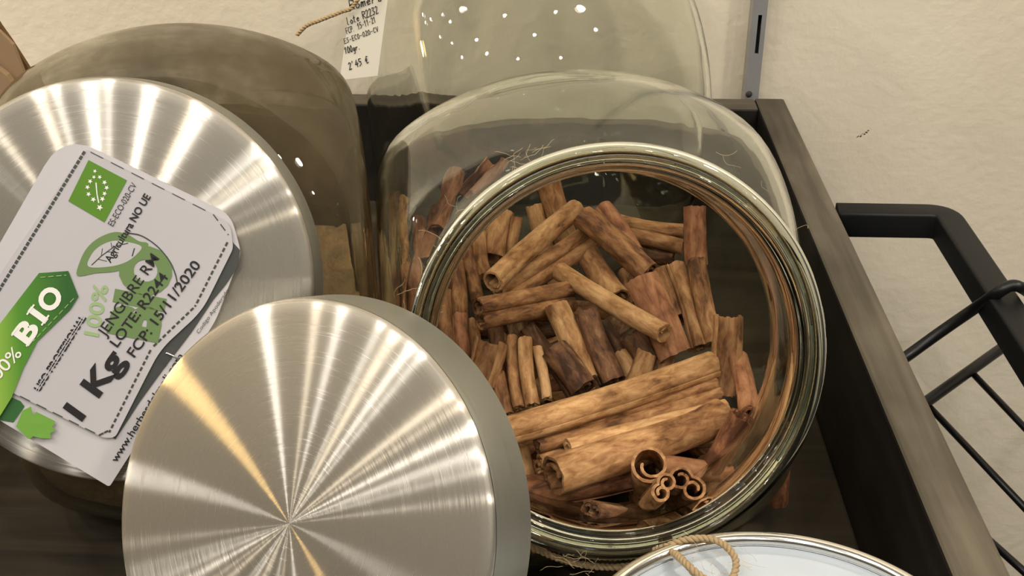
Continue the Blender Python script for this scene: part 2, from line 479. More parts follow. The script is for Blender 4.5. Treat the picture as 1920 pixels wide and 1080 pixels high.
mesh_obj('channel', V, F, M_GREY, std, smooth=False, world_space=True)
v, f = box((x0+0.001, WALL_Y-0.004, -0.70), (x1-0.001, WALL_Y-0.001, 0.70))
mesh_obj('slot_backing', v, f, M_SLOT, std, smooth=False, world_space=True)
v, f = lathe([(0, .0012), (.0018, .001), (.0024, 0), (.0024, -.001)], 20)
mm = Matrix.Translation((0.139, yf, -0.289)) @ Matrix.Rotation(math.pi/2, 4, 'X')
mesh_obj('screw', [mm @ Vector(p) for p in v], f, M_SLOT, std, world_space=True)

# ------------------------------------------------------------------ wooden tray
RX0, RX1 = 0.1424, 0.1634
LX = -0.300
tray = T('wooden_tray', 'large dark-stained wooden tray with raised sides holding the glass jars', 'tray', Matrix.Translation((-0.08, 0.45, ZF)))
ZT = -0.29
def tray_part(name, lo, hi, m):
    v, f = box(lo, hi)
    o = mesh_obj(name, v, f, m, tray, smooth=False, world_space=True, mats=[m, M_SIDE_SHADE], fmat=[1, 0, 1, 1, 1, 1] if name != 'base_board' else [0]*6)
    return bevel(o, 0.0016, 2)
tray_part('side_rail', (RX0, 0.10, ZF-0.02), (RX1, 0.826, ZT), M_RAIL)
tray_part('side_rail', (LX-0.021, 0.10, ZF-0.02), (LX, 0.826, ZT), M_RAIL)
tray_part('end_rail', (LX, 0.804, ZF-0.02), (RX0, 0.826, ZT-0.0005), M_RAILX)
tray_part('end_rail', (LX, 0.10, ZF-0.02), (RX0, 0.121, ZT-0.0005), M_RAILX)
tray_part('base_board', (LX, 0.121, ZF-0.014), (RX0, 0.804, ZF), M_BASE)

# ------------------------------------------------------------------ cart that carries the tray, with its push handle
cart = T('metal_cart', 'black tubular metal cart frame with a push handle under the wooden tray', 'cart', Matrix.Translation((0, 0.45, -1.25)))
def sq_path(pts, half, rr=0.028):
    """rounded-square tube along a path in the horizontal plane with rounded corners"""
    P = [Vector(p) for p in pts]; path = [P[0]]
    for i in range(1, len(P)-1):
        a = (P[i-1]-P[i]).normalized(); b = (P[i+1]-P[i]).normalized()
        s, e2 = P[i]+a*rr, P[i]+b*rr
        for k in range(9):
            t = k/8; path.append(s.lerp(P[i], t).lerp(P[i].lerp(e2, t), t))
    path.append(P[-1])
    sec = []
    q = half*0.25
    for cx, cy, a0 in ((1, 1, 0), (-1, 1, 1), (-1, -1, 2), (1, -1, 3)):
        for k in range(5):
            a = (a0+k/4)*math.pi/2
            sec.append((cx*(half-q)+q*math.cos(a), cy*(half-q)+q*math.sin(a)))
    V, F = [], []
    n = len(sec)
    for i, p in enumerate(path):
        d = (path[min(i+1, len(path)-1)]-path[max(i-1, 0)]).normalized()
        up = Vector((0, 0, 1)) if abs(d.z) < 0.9 else Vector((0, 1, 0))
        s = d.cross(up).normalized(); up = s.cross(d)
        for a, b in sec: V.append(p+s*a+up*b)
    for i in range(len(path)-1):
        for k in range(n):
            k2 = (k+1) % n; F.append((i*n+k, i*n+k2, (i+1)*n+k2, (i+1)*n+k))
    F.append(tuple(reversed(range(n)))); F.append(tuple(range((len(path)-1)*n, len(path)*n)))
    return V, F
HZ = -0.2968
mesh_obj('push_handle', *sq_path([(RX1+0.001, 0.6365, HZ), (0.2257, 0.6365, HZ), (0.2257, 0.13, HZ), (RX1+0.001, 0.13, HZ)], 0.0079, 0.011), M_BLACK, cart, world_space=True)
for yy in (0.14, 0.79):
    mesh_obj('cross_bar', *sq_path([(LX+0.01, yy, -0.40), (RX1-0.01, yy, -0.40)], 0.0125), M_BLACK, cart, world_space=True)
for xx in (LX+0.02, RX1-0.02):
    for yy in (0.14, 0.79):
        mesh_obj('leg', *sq_path([(xx, yy, -0.41), (xx, yy, -1.25)], 0.0125), M_BLACK, cart, world_space=True)

# ------------------------------------------------------------------ wire rack hooked over the handle
rack = T('wire_rack', 'black wire rack hooked over the cart handle beside the tray', 'wire rack', Matrix.Translation((0.2, 0.5, -0.33)))
ra = [(1655, 700, -.332), (1706, 664, -.328), (1760, 625, -.318), (1825, 580, -.302), (1868, 551, -.287), (1895, 536, -.282), (1918, 541, -.284), (1945, 565, -.300), (1975, 610, -.335)]
mesh_obj('hook_rod', *tube(spline([at_z(*p) for p in ra], 8), 0.0030, 10), M_WIRE, rack, world_space=True)
rb = [at_z(1690, 788, -.335), at_z(1735, 755, -.335), at_z(1900, 637, -.335), at_z(2050, 530, -.335)]
mesh_obj('rack_rail', *tube(rb, 0.0029, 10), M_WIRE, rack, world_space=True)
for p, q in (((1818, 694), (1990, 874)), ((1735, 755), (1940, 972)), ((1790, 955), (1985, 1130))):
    mesh_obj('rack_wire', *tube([at_z(*p, -.337), at_z(*q, -.337)], 0.0017, 8), M_WIRE, rack, world_space=True)
rc = [at_z(1700, 1010, -.335), at_z(1990, 825, -.335)]

# ------------------------------------------------------------------ glass jars
def jar_radius(d, a, b, c, w, zb):
    P = 16.0
    if d.z < 0: c = c*(1-0.16*min(1, -d.z*1.6))
    e = math.sqrt((d.x/a)**2+(d.y/b)**2+(d.z/c)**2)
    s = e**P+(abs(d.x)/w)**P
    if d.z < 0: s += (-d.z/zb)**P
    return s**(-1.0/P)
JA, JB, JC, JW = 0.1310, 0.106, 0.1280, 0.0900
def jar(label, B, yaw, rim_c, rim_n, glass, b_depth=JB, group=None, JA=JA, JC=JC, JW=JW):
    """flat-sided tilted sweet jar: B = body centre, mouth ring at rim_c facing rim_n"""
    root = T('glass_jar', label, 'jar', Matrix.Translation((B.x, B.y, ZF)), group)
    R = Matrix.Rotation(yaw, 3, 'Z'); Ri = R.transposed()
    m = (rim_c-B).normalized()
    ex = Vector((0, 0, 1)).cross(rim_n).normalized(); ey = rim_n.cross(ex).normalized()
    zb = B.z-ZF-0.0004
    def bp(th, ph):
        ax = Vector((0, 0, 1)).cross(m).normalized(); ay = m.cross(ax)
        d = m*math.cos(th)+(ax*math.cos(ph)+ay*math.sin(ph))*math.sin(th)
        dl = Ri @ d
        return B+d*jar_radius(dl, JA, b_depth, JC, JW, zb)
    nphi, nth = 144, 72
    th0 = 0.74
    V, F = [], []
    rings = 0
    for i in range(9):
        t = i/8
        for k in range(nphi):
            ph = 2*math.pi*k/nphi
            P0 = rim_c-rim_n*0.0120+(ex*math.cos(ph)+ey*math.sin(ph))*0.0696
            P1 = P0-rim_n*0.009
            P3 = bp(th0, ph); P2 = P3+(bp(th0-0.16, ph)-P3)*1.0
            u = 1-t
            V.append(P0*u**3+P1*3*u*u*t+P2*3*u*t*t+P3*t**3)
        rings += 1
    for i in range(1, nth):
        th = th0+(math.pi-th0)*i/nth
        for k in range(nphi): V.append(bp(th, 2*math.pi*k/nphi))
        rings += 1
    for i in range(rings-1):
        for k in range(nphi):
            k2 = (k+1) % nphi
            F.append((i*nphi+k, (i+1)*nphi+k, (i+1)*nphi+k2, i*nphi+k2))
    V.append(bp(math.pi-1e-5, 0)); last = len(V)-1
    for k in range(nphi): F.append(((rings-1)*nphi+k, last, (rings-1)*nphi+(k+1) % nphi))
    body = mesh_obj('jar_body', V, F, glass, root, world_space=True)
    so = body.modifiers.new('thickness', 'SOLIDIFY'); so.thickness = 0.0032; so.offset = -1.0
    # heavy mouth ring with a rolled outer bead and stepped inner lip
    prof = []
    def arc(cx, cz, r, a0, a1, n=7):
        for i in range(n+1):
            a = math.radians(a0+(a1-a0)*i/n); prof.append((cx+r*math.cos(a), cz+r*math.sin(a)))
    arc(0.0719, -0.0005, 0.0037, -80, 95)          # bead
    arc(0.0698, 0.0020, 0.0007, 250, 300, 3)       # groove
    arc(0.0685, 0.0016, 0.0012, 40, 150, 5)        # second ridge
    arc(0.0667, -0.0026, 0.0014, 70, 180, 6)       # inner lip
    prof += [(0.0653, -0.010), (0.0660, -0.0140), (0.0672, -0.0155), (0.0692, -0.0140), (0.0698, -0.008)]
    mesh = lathe(prof, 192, closed=True)
    mm = frame(rim_c, rim_n)
    rim = mesh_obj('jar_rim', [mm @ Vector(p) for p in mesh[0]], mesh[1], M_GLASS_RIM, root, world_space=True)
    return root, bp
C_B, C_R, C_N = Vector((0.0105, 0.486, -0.2915)), Vector((0.0240, 0.3662, -0.2252)), direction(22.5, 5.5)
cj, c_bp = jar('open glass jar full of cinnamon sticks beside the right side of the tray', C_B, 0.17, C_R, C_N, M_GLASS)
L_JA, L_JC, L_JW = 0.128, 0.1315, 0.0815
L_B, L_F, L_N = Vector((-0.1685, 0.499, -0.2800)), Vector((-0.1662, 0.3905, -0.2133)), direction(22.7, 3.5)
L_R = L_F-L_N*0.0205
lj, l_bp = jar('dusty glass jar of dried ginger closed by the lid with a paper label', L_B, 0.22, L_R, L_N, M_GLASS_DUSTY, JA=L_JA, JC=L_JC, JW=L_JW)
R_B = Vector((-0.014, 0.700, -0.262))
R_AZ = 0.42
R_N = direction(74, 200); R_R = R_B+direction(80, 200)*0.148
rj, r_bp = jar('large empty glass jar standing by the wall behind the open cinnamon jar', R_B, R_AZ, R_R, R_N, M_GLASS, 0.098)

# ------------------------------------------------------------------ spun aluminium lids
def lid(label, face_c, n, r=0.076, h=0.021, flare=0.003, group=None):
    root = T('jar_lid', label, 'lid', frame(face_c, n), group)
    top = [(0, 0.0012)]
    for k in range(1, 24):
        q = k/24*(r-0.0022); top.append((q, 0.0012*(1-(q/r)**2)))
    for k in range(5):
        a = math.radians(80-70*k/4); top.append((r-0.0022+0.0022*math.cos(a), -0.0022+0.0022*math.sin(a)))
    disc = mesh_obj('lid_face', *lathe(top, 192), M_LID, root)
    sk = [(r+0.00002, -0.0021), (r+0.0006, -0.004), (r+flare*0.75, -h*0.75), (r+flare, -h), (r+flare-0.0012, -h), (r-0.0012, -0.004), (0, -0.0022)]
    sharp(mesh_obj('lid_skirt', *lathe(sk, 192), M_SKIRT, root), 50)
    return root
left_lid = lid('round brushed metal lid closing the ginger jar, partly under a printed paper label', L_F, L_N, 0.0765, 0.016, 0.0012)
F_F, F_N = Vector((-0.0862, 0.3126, -0.2613)), direction(30.6, -28)
front_lid = lid('loose brushed metal lid leaning in front between ginger and cinnamon jars, covering the label corner', F_F, F_N)

# ------------------------------------------------------------------ low containers in front
bowl = T('glass_bowl', 'low clear glass bowl under the loose leaning metal lid', 'bowl', Matrix.Translation((-0.0915, 0.2775, ZF)))
bp_ = [(0, 0.0002), (0.055, 0.0002), (0.068, 0.006), (0.080, 0.022), (0.0870, 0.036), (0.0890, 0.0385), (0.0880, 0.0405), (0.0860, 0.039), (0.077, 0.024), (0.066, 0.009), (0.055, 0.004), (0, 0.004)]
mesh_obj('bowl_body', *lathe(bp_, 128), M_GLASS_RIM, bowl)

tin_c = Vector((0.0736, 0.2639, -0.2741))
tin = T('storage_tin', 'round pale grey tin with a polished rolled rim in front of the cinnamon jar', 'tin', Matrix.Translation((tin_c.x, tin_c.y, ZF)))
zt = tin_c.z-ZF
mesh_obj('tin_wall', *lathe([(0, 0.0003), (0.0605, 0.0003), (0.0630, 0.003), (0.0630, zt-0.006), (0.0640, zt-0.004)], 160), M_CHROME, tin)
rimp = [(0.0650+0.0026*math.cos(a), zt-0.0025+0.0026*math.sin(a)) for a in [math.radians(200-20*k) for k in range(20)]]
mesh_obj('rolled_rim', *lathe(rimp, 192), M_CHROME, tin)
mesh_obj('tin_lid_panel', *lathe([(0.0628, zt-0.004), (0.0600, zt-0.0050), (0.0595, zt-0.0045), (0.0590, zt-0.0050), (0.035, zt-0.0047), (0, zt-0.0045)], 160), M_TIN, tin)

# ------------------------------------------------------------------ jute twine round the neck of the cinnamon jar
tw = T('jute_twine', 'jute twine tied round the neck of the open cinnamon jar with a hanging loop', 'twine', Matrix.Translation(C_R))
mm = frame(C_R, C_N)
ringpts = [mm @ Vector((0.0724*math.cos(a), 0.0724*math.sin(a)-0.0050*max(0, -math.sin(a))**2, -0.0078-0.0004*math.sin(3*a))) for a in [2*math.pi*k/1000 for k in range(1000)]]
mesh_obj('neck_wrap', *twine_mesh(ringpts, 0.0013, True), M_JUTE, tw, world_space=True)
ringpts = [mm @ Vector((0.0722*math.cos(a), 0.0722*math.sin(a)-0.0100*max(0, -math.sin(a))**2, -0.0108+0.0005*math.sin(2*a))) for a in [2*math.pi*k/1000 for k in range(1000)]]
mesh_obj('neck_wrap', *twine_mesh(ringpts, 0.0013, True), M_JUTE, tw, world_space=True)
def lz(u, v, z): return at_z(u, v, z)
knot = [at_d(1225, 1033, .4315), at_d(1245, 1026, .4270)]
loop = knot+[lz(1285, 1012, -.2730), lz(1330, 1010, -.2722), lz(1362, 1025, -.2722), lz(1380, 1052, -.2735), lz(1372, 1085, -.2755), lz(1345, 1098, -.2765), lz(1312, 1085, -.2760), lz(1285, 1055, -.2735), at_d(1262, 1034, .4245), at_d(1240, 1026, .4290)]
mesh_obj('bow_loop', *twine_mesh(resample(spline(loop, 12), 0.0006), 0.00125), M_JUTE, tw, world_space=True)
tail = [at_d(1240, 1030, .4280), at_d(1262, 1036, .4225), lz(1290, 1060, -.2715), lz(1325, 1088, -.2730), lz(1370, 1112, -.2765)]
mesh_obj('tail_end', *twine_mesh(resample(spline(tail, 12), 0.0006), 0.00125), M_JUTE, tw, world_space=True)
rf = random.Random(11)
parts = []
def fuzz(u, v, d, n, spread, length):
    for k in range(n):
        p = at_d(u+rf.uniform(-spread, spread), v+rf.uniform(-spread, spread), d+rf.uniform(-.002, .002))
        q = [p]; dirv = Vector((rf.uniform(-1, 1), rf.uniform(-.4, .4), rf.uniform(-1, 1))).normalized()
        for s in range(9):
            dirv = (dirv+Vector((rf.uniform(-1, 1), rf.uniform(-.5, .5), rf.uniform(-1, 1)))*0.42).normalized()
            p = p+dirv*length/9; q.append(p)
        parts.append(tube(q, 0.00006, 4))
for u, v, d, n in ((745, 560, .442, 5), (770, 600, .44, 5), (800, 520, .445, 5), (825, 450, .447, 5), (870, 400, .45, 4), (960, 300, .455, 6), (985, 292, .455, 6),
                   (1025, 290, .455, 3), (1090, 285, .455, 2), (1350, 300, .455, 2), (1440, 370, .452, 2), (1480, 420, .447, 1), (1080, 1056, .436, 4), (1060, 1050, .436, 3),
                   (1100, 1060, .436, 4), (1300, 1040, .420, 6), (1380, 1040, .417, 6), (1340, 1080, .419, 6)):
    fuzz(u, v, d, n, 16, rf.uniform(.007, .014))
fz = mesh_obj('loose_fibres', *merge(*parts), M_FUZZ, tw, world_space=True); fz['kind'] = 'stuff'

# ------------------------------------------------------------------ cinnamon sticks
def scroll_section(kind, R, rng, thick):
    """2-D centre line of the rolled bark"""
    pts = []
    if kind == 'single':
        turns = rng.uniform(1.30, 1.60)
        n = 48
        for i in range(n):
            t = i/(n-1); u = t*turns; a = u*2*math.pi
            r = (R-thick*0.5)*((1-0.13*u) if u < 0.9 else (0.883-0.55*(u-0.9)/max(turns-0.9, 0.1)*0.9))
            pts.append(Vector((r*math.cos(a), r*math.sin(a))))
    elif kind == 'open':
        n = 26
        for i in range(n):
            t = i/(n-1); a = (-0.72+1.44*t)*math.pi
            r = R*(0.95 if abs(t-.5) < .35 else 0.95-0.5*(abs(t-.5)-.35))
            pts.append(Vector((r*math.cos(a), r*math.sin(a)*1.05)))
    else:   # double scroll: both edges curl inwards until the rolls meet
        half = []
        n = 40
        inner = rng.uniform(0.36, 0.48)
        for i in range(n):
            t = i/(n-1); a = math.radians(-131.8+t*(131.8+345))
            if t < 0.655: r = 1.05-(1.05-0.70)*(t/0.655)**1.3
            else: r = 0.70-(0.70-inner)*((t-0.655)/0.345)**0.8
            half.append(Vector((0.7+r*math.cos(a), r*math.sin(a))))
        left = [Vector((-q.x, q.y)) for q in half[1:]]
        s = (R-thick*0.4)/1.42
        pts = [q*s for q in list(reversed(left))+half]
    return pts
def stick_mesh(length, R, kind, seed, taper=0.0, bend=0.0, flare=0.0):
    rng = random.Random(seed)
    th = min(max(0.0011, R*0.16), 0.0017)
    cl = scroll_section(kind, R, rng, th)
    n = len(cl)
    nor = []
    for i in range(n):
        d = cl[min(i+1, n-1)]-cl[max(i-1, 0)]; d.normalize(); nor.append(Vector((d.y, -d.x)))
    outer = [cl[i]+nor[i]*th/2*(1 if 0 < i < n-1 else 0.3) for i in range(n)]
    inner = [cl[i]-nor[i]*th/2*(1 if 0 < i < n-1 else 0.3) for i in range(n)]
    loop = outer+list(reversed(inner)); m = len(loop)
    ns = 15
    V, F = [], []
    bd = rng.uniform(0, 6.28)
    so = Vector((rng.uniform(-50, 50), rng.uniform(-50, 50), rng.uniform(-50, 50)))
    jag = [noise.noise(Vector((i*0.6, seed*1.7, 0)))*0.0008 for i in range(n)]
    jag2 = [noise.noise(Vector((i*0.35, seed*2.3, 9)))*0.0008 for i in range(n)]
    for s in range(ns):
        t = s/(ns-1); z = (t-0.5)*length
        k = 1+taper*(t-0.5)+flare*max(0, t-0.75)*2
        ox = bend*(4*t*(1-t)-0.5)*math.cos(bd); oy = bend*(4*t*(1-t)-0.5)*math.sin(bd)
        wob = 1+0.05*noise.noise(Vector((t*4, seed*0.77, 3)))
        for i, q in enumerate(loop):
            ci = i if i < n else m-1-i
            zz = z
            if s == 0: zz += jag[ci]
            if s == ns-1: zz += jag2[ci]
            d = 0.030*R*noise.noise(so+Vector((q.x/R*1.3, q.y/R*1.3, z*55)))+0.02*R*noise.noise(so+Vector((q.x/R*4, q.y/R*4, z*160)))
            f = k*wob*(1+d/R)
            V.append((q.x*f+ox, q.y*f+oy, zz))
    for s in range(ns-1):
        for i in range(m):
            j = (i+1) % m
            F.append((s*m+i, s*m+j, (s+1)*m+j, (s+1)*m+i))
    for base, flip in ((0, True), ((ns-1)*m, False)):
        for i in range(n-1):
            q = (base+i, base+i+1, base+m-2-i, base+m-1-i)
            F.append(tuple(reversed(q)) if flip else q)
    return V, F
def pile(u, v, h):
    r = ray(u, v); return r*((-.297-.0629+h)/(r.z-.17*r.y))
SEED = [100]

LENS = []
def stick(A, B, d_px, kind, tone, label, roll=None, group=None, bend=0.001, taper=0.0, flare=0.0, R=None):
    SEED[0] += 1
    mid = (A+B)/2; L = (B-A).length
    LENS.append((round(L*1000), label[:40]))
    if L < 0.018:
        # only the tip shows: the rest runs on down into the heap
        B = A + (B-A).normalized()*0.032 + Vector((0, 0, -0.014))
        mid = (A+B)/2; L = (B-A).length
    z = (B-A).normalized()
    if R is None: R = d_px*1.08*mid.dot(FW)/FPX/2
    V, F = stick_mesh(L, R, kind, SEED[0], taper, bend, flare)
    o = mesh_obj('cinnamon_stick', V, F, BARKS[tone])
    sharp(o, 50)
    x = FW - z*FW.dot(z)
    x.normalize(); y = z.cross(x)
    mt = Matrix(((x.x, y.x, z.x, mid.x), (x.y, y.y, z.y, mid.y), (x.z, y.z, z.z, mid.z), (0, 0, 0, 1)))
    rl = roll if roll is not None else random.Random(SEED[0]).uniform(0, 6.28)
    o.matrix_world = mt @ Matrix.Rotation(rl, 4, 'Z')
    tag(o, label, 'cinnamon stick', group or 'cinnamon sticks in the open jar')
    return o
# (near end px, far end px, diameter px, height of each end above the heap surface in mm, section, bark tone, label)
STICKS = [
 ((945, 812), (1336, 686), 54, 20, 14, 'single', 't', 'longest tan stick lying uppermost across the front, left end behind the loose lid', {}),
 ((1003, 826), (1345, 730), 42, 12, 8, 'double', 'm', 'brown stick lying directly below the longest uppermost stick, curled left end showing', {'roll': 1.3}),
 ((1066, 842), (1362, 768), 40, 13, 8, 'single', 't', 'tan stick squeezed just above the thickest stick, its dark round left end open', {}),
 ((1038, 895), (1350, 785), 72, 13, 5, 'single', 'm', 'thickest stick of the front heap, slanting right with a broad open left end', {}),
 ((1008, 868), (1110, 850), 38, 4, 0, 'double', 't', 'short scroll end poking out left of the thickest front stick', {}),
 ((975, 925), (1200, 888), 60, 0, -4, 'single', 'r', 'reddish stick under the thickest front stick, left end near the loose lid', {}),
 ((1218, 868), (1211, 935), 62, 24, -36, 'single', 'm', 'upright scroll with two curls, tallest of the standing rolls at the front rim', {'roll': 2.8}),
 ((1244, 912), (1196, 975), 44, 26, -30, 'double', 'm', 'slim leaning scroll standing just below the tallest upright roll', {'roll': 0.4}),
 ((1286, 906), (1272, 960), 56, 20, -34, 'double', 'm', 'paired small scroll ends standing at lower right beside the front rim', {'roll': 2.5}),
 ((1240, 872), (1316, 857), 40, 4, 4, 'single', 'r', 'short reddish stub lying behind the upright front scrolls', {}),
 ((1390, 778), (1335, 880), 46, 20, -4, 'single', 'r', 'stick with an open round top leaning against the right wall of the rim', {}),
 ((1386, 672), (1408, 778), 38, 14, 18, 'single', 'r', 'slender reddish stick against the right glass, below the flared piece', {}),
 ((1366, 592), (1357, 742), 48, 30, 6, 'open', 'm', 'wide curled bark piece flaring at its top, standing at the right side', {'flare': -0.5}),
 ((1214, 662), (1180, 738), 38, 3, -10, 'single', 't', 'short yellowish stub above the middle of the longest stick', {}),
 ((1256, 662), (1226, 728), 26, 3, -9, 'single', 't', 'tiny pale stub to the right of the short yellowish stub', {}),
 ((1160, 660), (1200, 738), 32, 0, -12, 'single', 'm', 'small brown stub left of the short yellowish stub', {}),
 ((1042, 572), (1100, 712), 44, 22, 2, 'single', 't', 'flat-topped tan stick standing in the centre of the heap, left of the grey-tipped one', {}),
 ((1096, 588), (1148, 716), 50, 20, 2, 'single', 'd', 'dark stick with a greyish top, second of the two standing in the centre', {}),
 ((1040, 655), (1096, 730), 52, 16, 8, 'single', 'd', 'dark mottled stick slanting below the flat-topped centre stick', {}),
 ((958, 632), (972, 765), 22, 14, 4, 'single', 'm', 'leftmost of the three thin upright sticks left of centre', {}),
 ((982, 636), (997, 762), 27, 18, 6, 'single', 't', 'middle one of the three thin upright sticks left of centre', {}),
 ((1008, 652), (1027, 748), 20, 14, 4, 'single', 't', 'rightmost of the three thin upright sticks left of centre', {}),
 ((922, 640), (898, 722), 54, 18, 6, 'open', 'm', 'broad brown bark piece standing beside the top edge of the loose lid', {}),
 ((932, 700), (950, 778), 27, 8, 0, 'single', 'm', 'thin brown stick rising beside the loose lid below the broad bark piece', {}),
 ((900, 588), (1072, 556), 48, 26, 14, 'double', 'm', 'twin-scrolled stick pointing its double curled end to the left, above the centre', {'roll': 1.57}),
 ((922, 527), (1078, 391), 40, 26, 18, 'single', 't', 'large uppermost stick at the back with its open round end facing down left', {}),
 ((938, 556), (1118, 437), 42, 13, 14, 'double', 'm', 'grooved double stick lying right under the large uppermost back stick', {'roll': 1.75}),
 ((1092, 405), (1215, 512), 48, 28, 14, 'single', 'm', 'brown stick with open upper end slanting down right from the back middle', {}),
 ((1131, 388), (1192, 476), 36, 18, 8, 'single', 'r', 'reddish open-topped stick behind the slanting brown stick at the back', {}),
 ((1162, 416), (1281, 434), 26, 6, 6, 'single', 't', 'upper one of two thin level sticks at the back right', {}),
 ((1180, 440), (1281, 462), 30, 5, 4, 'single', 'm', 'lower one of two thin level sticks at the back right', {}),
 ((1195, 470), (1262, 486), 32, -4, -4, 'single', 'd', 'dark stick under the two thin level sticks at the back right', {}),
 ((1303, 388), (1306, 496), 42, 24, 2, 'single', 'r', 'tall reddish stick standing against the back right glass', {}),
 ((1305, 488), (1337, 645), 36, 20, -2, 'single', 'm', 'long stick standing in front of the tall reddish one at the right', {}),
 ((1268, 496), (1314, 652), 34, 14, -4, 'single', 'm', 'thin upright stick left of the long right-hand stick', {}),
 ((1204, 522), (1268, 668), 56, 26, 4, 'open', 'r', 'smooth reddish quill with a straight cut top right of the centre', {}),
 ((1238, 512), (1276, 600), 56, 6, -4, 'single', 'm', 'wide stick partly hidden behind the smooth reddish quill', {}),
 ((1048, 510), (1244, 626), 36, 18, 24, 'single', 't', 'long tan stick slanting down right across the centre of the heap', {}),
 ((1092, 465), (1158, 562), 46, 8, 4, 'single', 'm', 'brown stick lying behind the long tan slanting stick', {}),
 ((1170, 512), (1192, 575), 30, 2, -2, 'single', 't', 'short yellowish stick between the brown back stick and the smooth quill', {}),
 ((1186, 625), (1234, 676), 54, 6, -2, 'single', 'd', 'dark rounded stick under the lower end of the long tan slanting stick', {}),
 ((1128, 605), (1168, 645), 34, 2, 0, 'single', 'd', 'dark stub beside the grey-tipped centre stick', {}),
 ((1025, 340), (1052, 394), 46, 24, 12, 'single', 'm', 'brown stick at the very back leaning towards the back rim', {}),
 ((1000, 386), (1020, 432), 32, 14, 6, 'single', 't', 'short tan stick behind the large uppermost back stick', {}),
 ((940, 398), (922, 484), 44, 14, 2, 'single', 'm', 'mottled stick standing at the back left, near the left wall', {}),
 ((968, 408), (956, 460), 22, 14, 6, 'single', 'm', 'thin stick standing right of the mottled back left stick', {}),
 ((896, 438), (908, 520), 28, 12, 4, 'single', 'm', 'stick second from the back in the row along the left wall', {}),
 ((872, 466), (897, 566), 26, 14, 4, 'single', 'm', 'thin stick in the row along the left wall, above the twin scroll', {}),
 ((853, 492), (862, 640), 34, 18, -2, 'single', 'm', 'tall stick in the row along the left wall, beside the twin scroll', {}),
 ((830, 545), (842, 660), 28, 20, 2, 'single', 'm', 'leftmost stick seen through the mouth of the cinnamon jar', {}),
 ((862, 590), (870, 690), 30, 12, 0, 'single', 'r', 'reddish stick below the tall left wall stick, next to the loose lid', {}),
 ((884, 600), (892, 680), 24, 6, -4, 'single', 'm', 'brown stick tucked under the twin scroll at the left', {}),
 ((928, 606), (932, 640), 30, 4, 0, 'single', 'd', 'dark stub right below the twin scroll end', {}),
 ((968, 600), (978, 640), 38, -2, -8, 'single', 'd', 'dark open roll in the hollow under the twin scroll', {}),
 ((990, 612), (1024, 642), 30, 4, 2, 'single', 'd', 'dark broken stub above the three thin upright sticks', {}),
 ((1110, 955), (1165, 942), 40, 8, 4, 'double', 'd', 'dark little scroll at the very front under the lip of the rim', {}),
 ((968, 838), (992, 905), 44, 4, -4, 'single', 't', 'orange-brown stick at the lower left beside the loose lid skirt', {}),
 ((737, 372), (744, 505), 33, 24, 10, 'single', 't', 'upright stick seen through the left glass of the jar, nearest the dusty jar', {}),
 ((853, 322), (828, 440), 42, 26, 10, 'single', 'r', 'reddish stick leaning behind the left glass of the jar', {}),
 ((935, 302), (884, 372), 58, 24, 12, 'open', 'r', 'broad reddish bark piece highest behind the left glass of the jar', {}),
 ((778, 412), (786, 500), 32, 12, 4, 'single', 'r', 'short reddish stick between the upright one and leaning one behind left glass', {}),
 ((820, 392), (808, 500), 36, 12, 2, 'single', 'r', 'reddish stick below the leaning one behind the left glass', {}),
 ((742, 505), (752, 620), 40, 10, -4, 'single', 'r', 'reddish stick low behind the left glass, under the upright stick', {}),
 ((784, 500), (790, 600), 40, 6, -4, 'single', 'r', 'reddish stick low behind the left glass, nearest the mouth rim', {}),
]
for A, B, d, h0, h1, kind, tone, lab, kw in STICKS:
    stick(pile(*A, h0/1000), pile(*B, h1/1000), d, kind, tone, lab, **kw)
# a stick at the lower right seen through the jar wall outside the rim
stick(at_z(1462, 850, -.318), at_z(1456, 935, -.352), 42, 'single', 'r', 'stick low at the right seen through the jar wall outside the rim')
# the buried layers of the heap
rg = random.Random(7)
R3 = Matrix.Rotation(0.17, 3, 'Z')
for k in range(44):
    for tries in range(200):
        q = Vector((rg.uniform(-.07, .07), rg.uniform(-.075, .075), 0))
        a = rg.uniform(0, math.pi); L = rg.uniform(.060, .080)
        dv = Vector((math.cos(a), math.sin(a), rg.uniform(-.12, .12))).normalized()
        ends = [q+dv*L/2, q-dv*L/2]
        if all(abs(p.x) < .074 and (p.x/.12)**2+(p.y/.090)**2 < 0.75 for p in ends): break
    lay = k % 4
    zc = ZF+0.016+lay*0.0135
    c = R3 @ q; dv = R3 @ dv
    mid = Vector((C_B.x+c.x, C_B.y+c.y, zc+ (c.y)*0.10*lay/3))
    stick(mid-dv*L/2, mid+dv*L/2, 0, 'single', rg.choice('mmrd'), 'cinnamon stick buried deep in the heap under the other sticks', group='buried cinnamon sticks', R=rg.uniform(.0052, .0066))

# ------------------------------------------------------------------ dried ginger in the dusty jar
zb = L_B.z-ZF-0.0004
Rl = Matrix.Rotation(0.22, 3, 'Z')
V, F = [], []
nu, nv = 96, 48
for i in range(nv+1):
    th = math.pi*i/nv
    for k in range(nu):
        ph = 2*math.pi*k/nu
        d = Vector((math.sin(th)*math.cos(ph), math.sin(th)*math.sin(ph), math.cos(th)))
        p = d*jar_radius(d, L_JA, JB, L_JC, L_JW, zb)*0.945
        top = -0.006+0.014*noise.noise(Vector((p.x*32, p.y*32, 1.3)))+0.007*noise.noise(Vector((p.x*90, p.y*90, 4)))+p.x*0.12
        if p.z > top:
            p.z = top
        q = Rl @ p
        V.append(L_B+q)
for i in range(nv):
    for k in range(nu):
        k2 = (k+1) % nu
        F.append((i*nu+k, (i+1)*nu+k, (i+1)*nu+k2, i*nu+k2))
gg = mesh_obj('dried_ginger', V, F, M_GINGER)
tag(gg, 'tan heap of crumbled dried ginger inside the dusty jar', 'spice', kind='stuff')

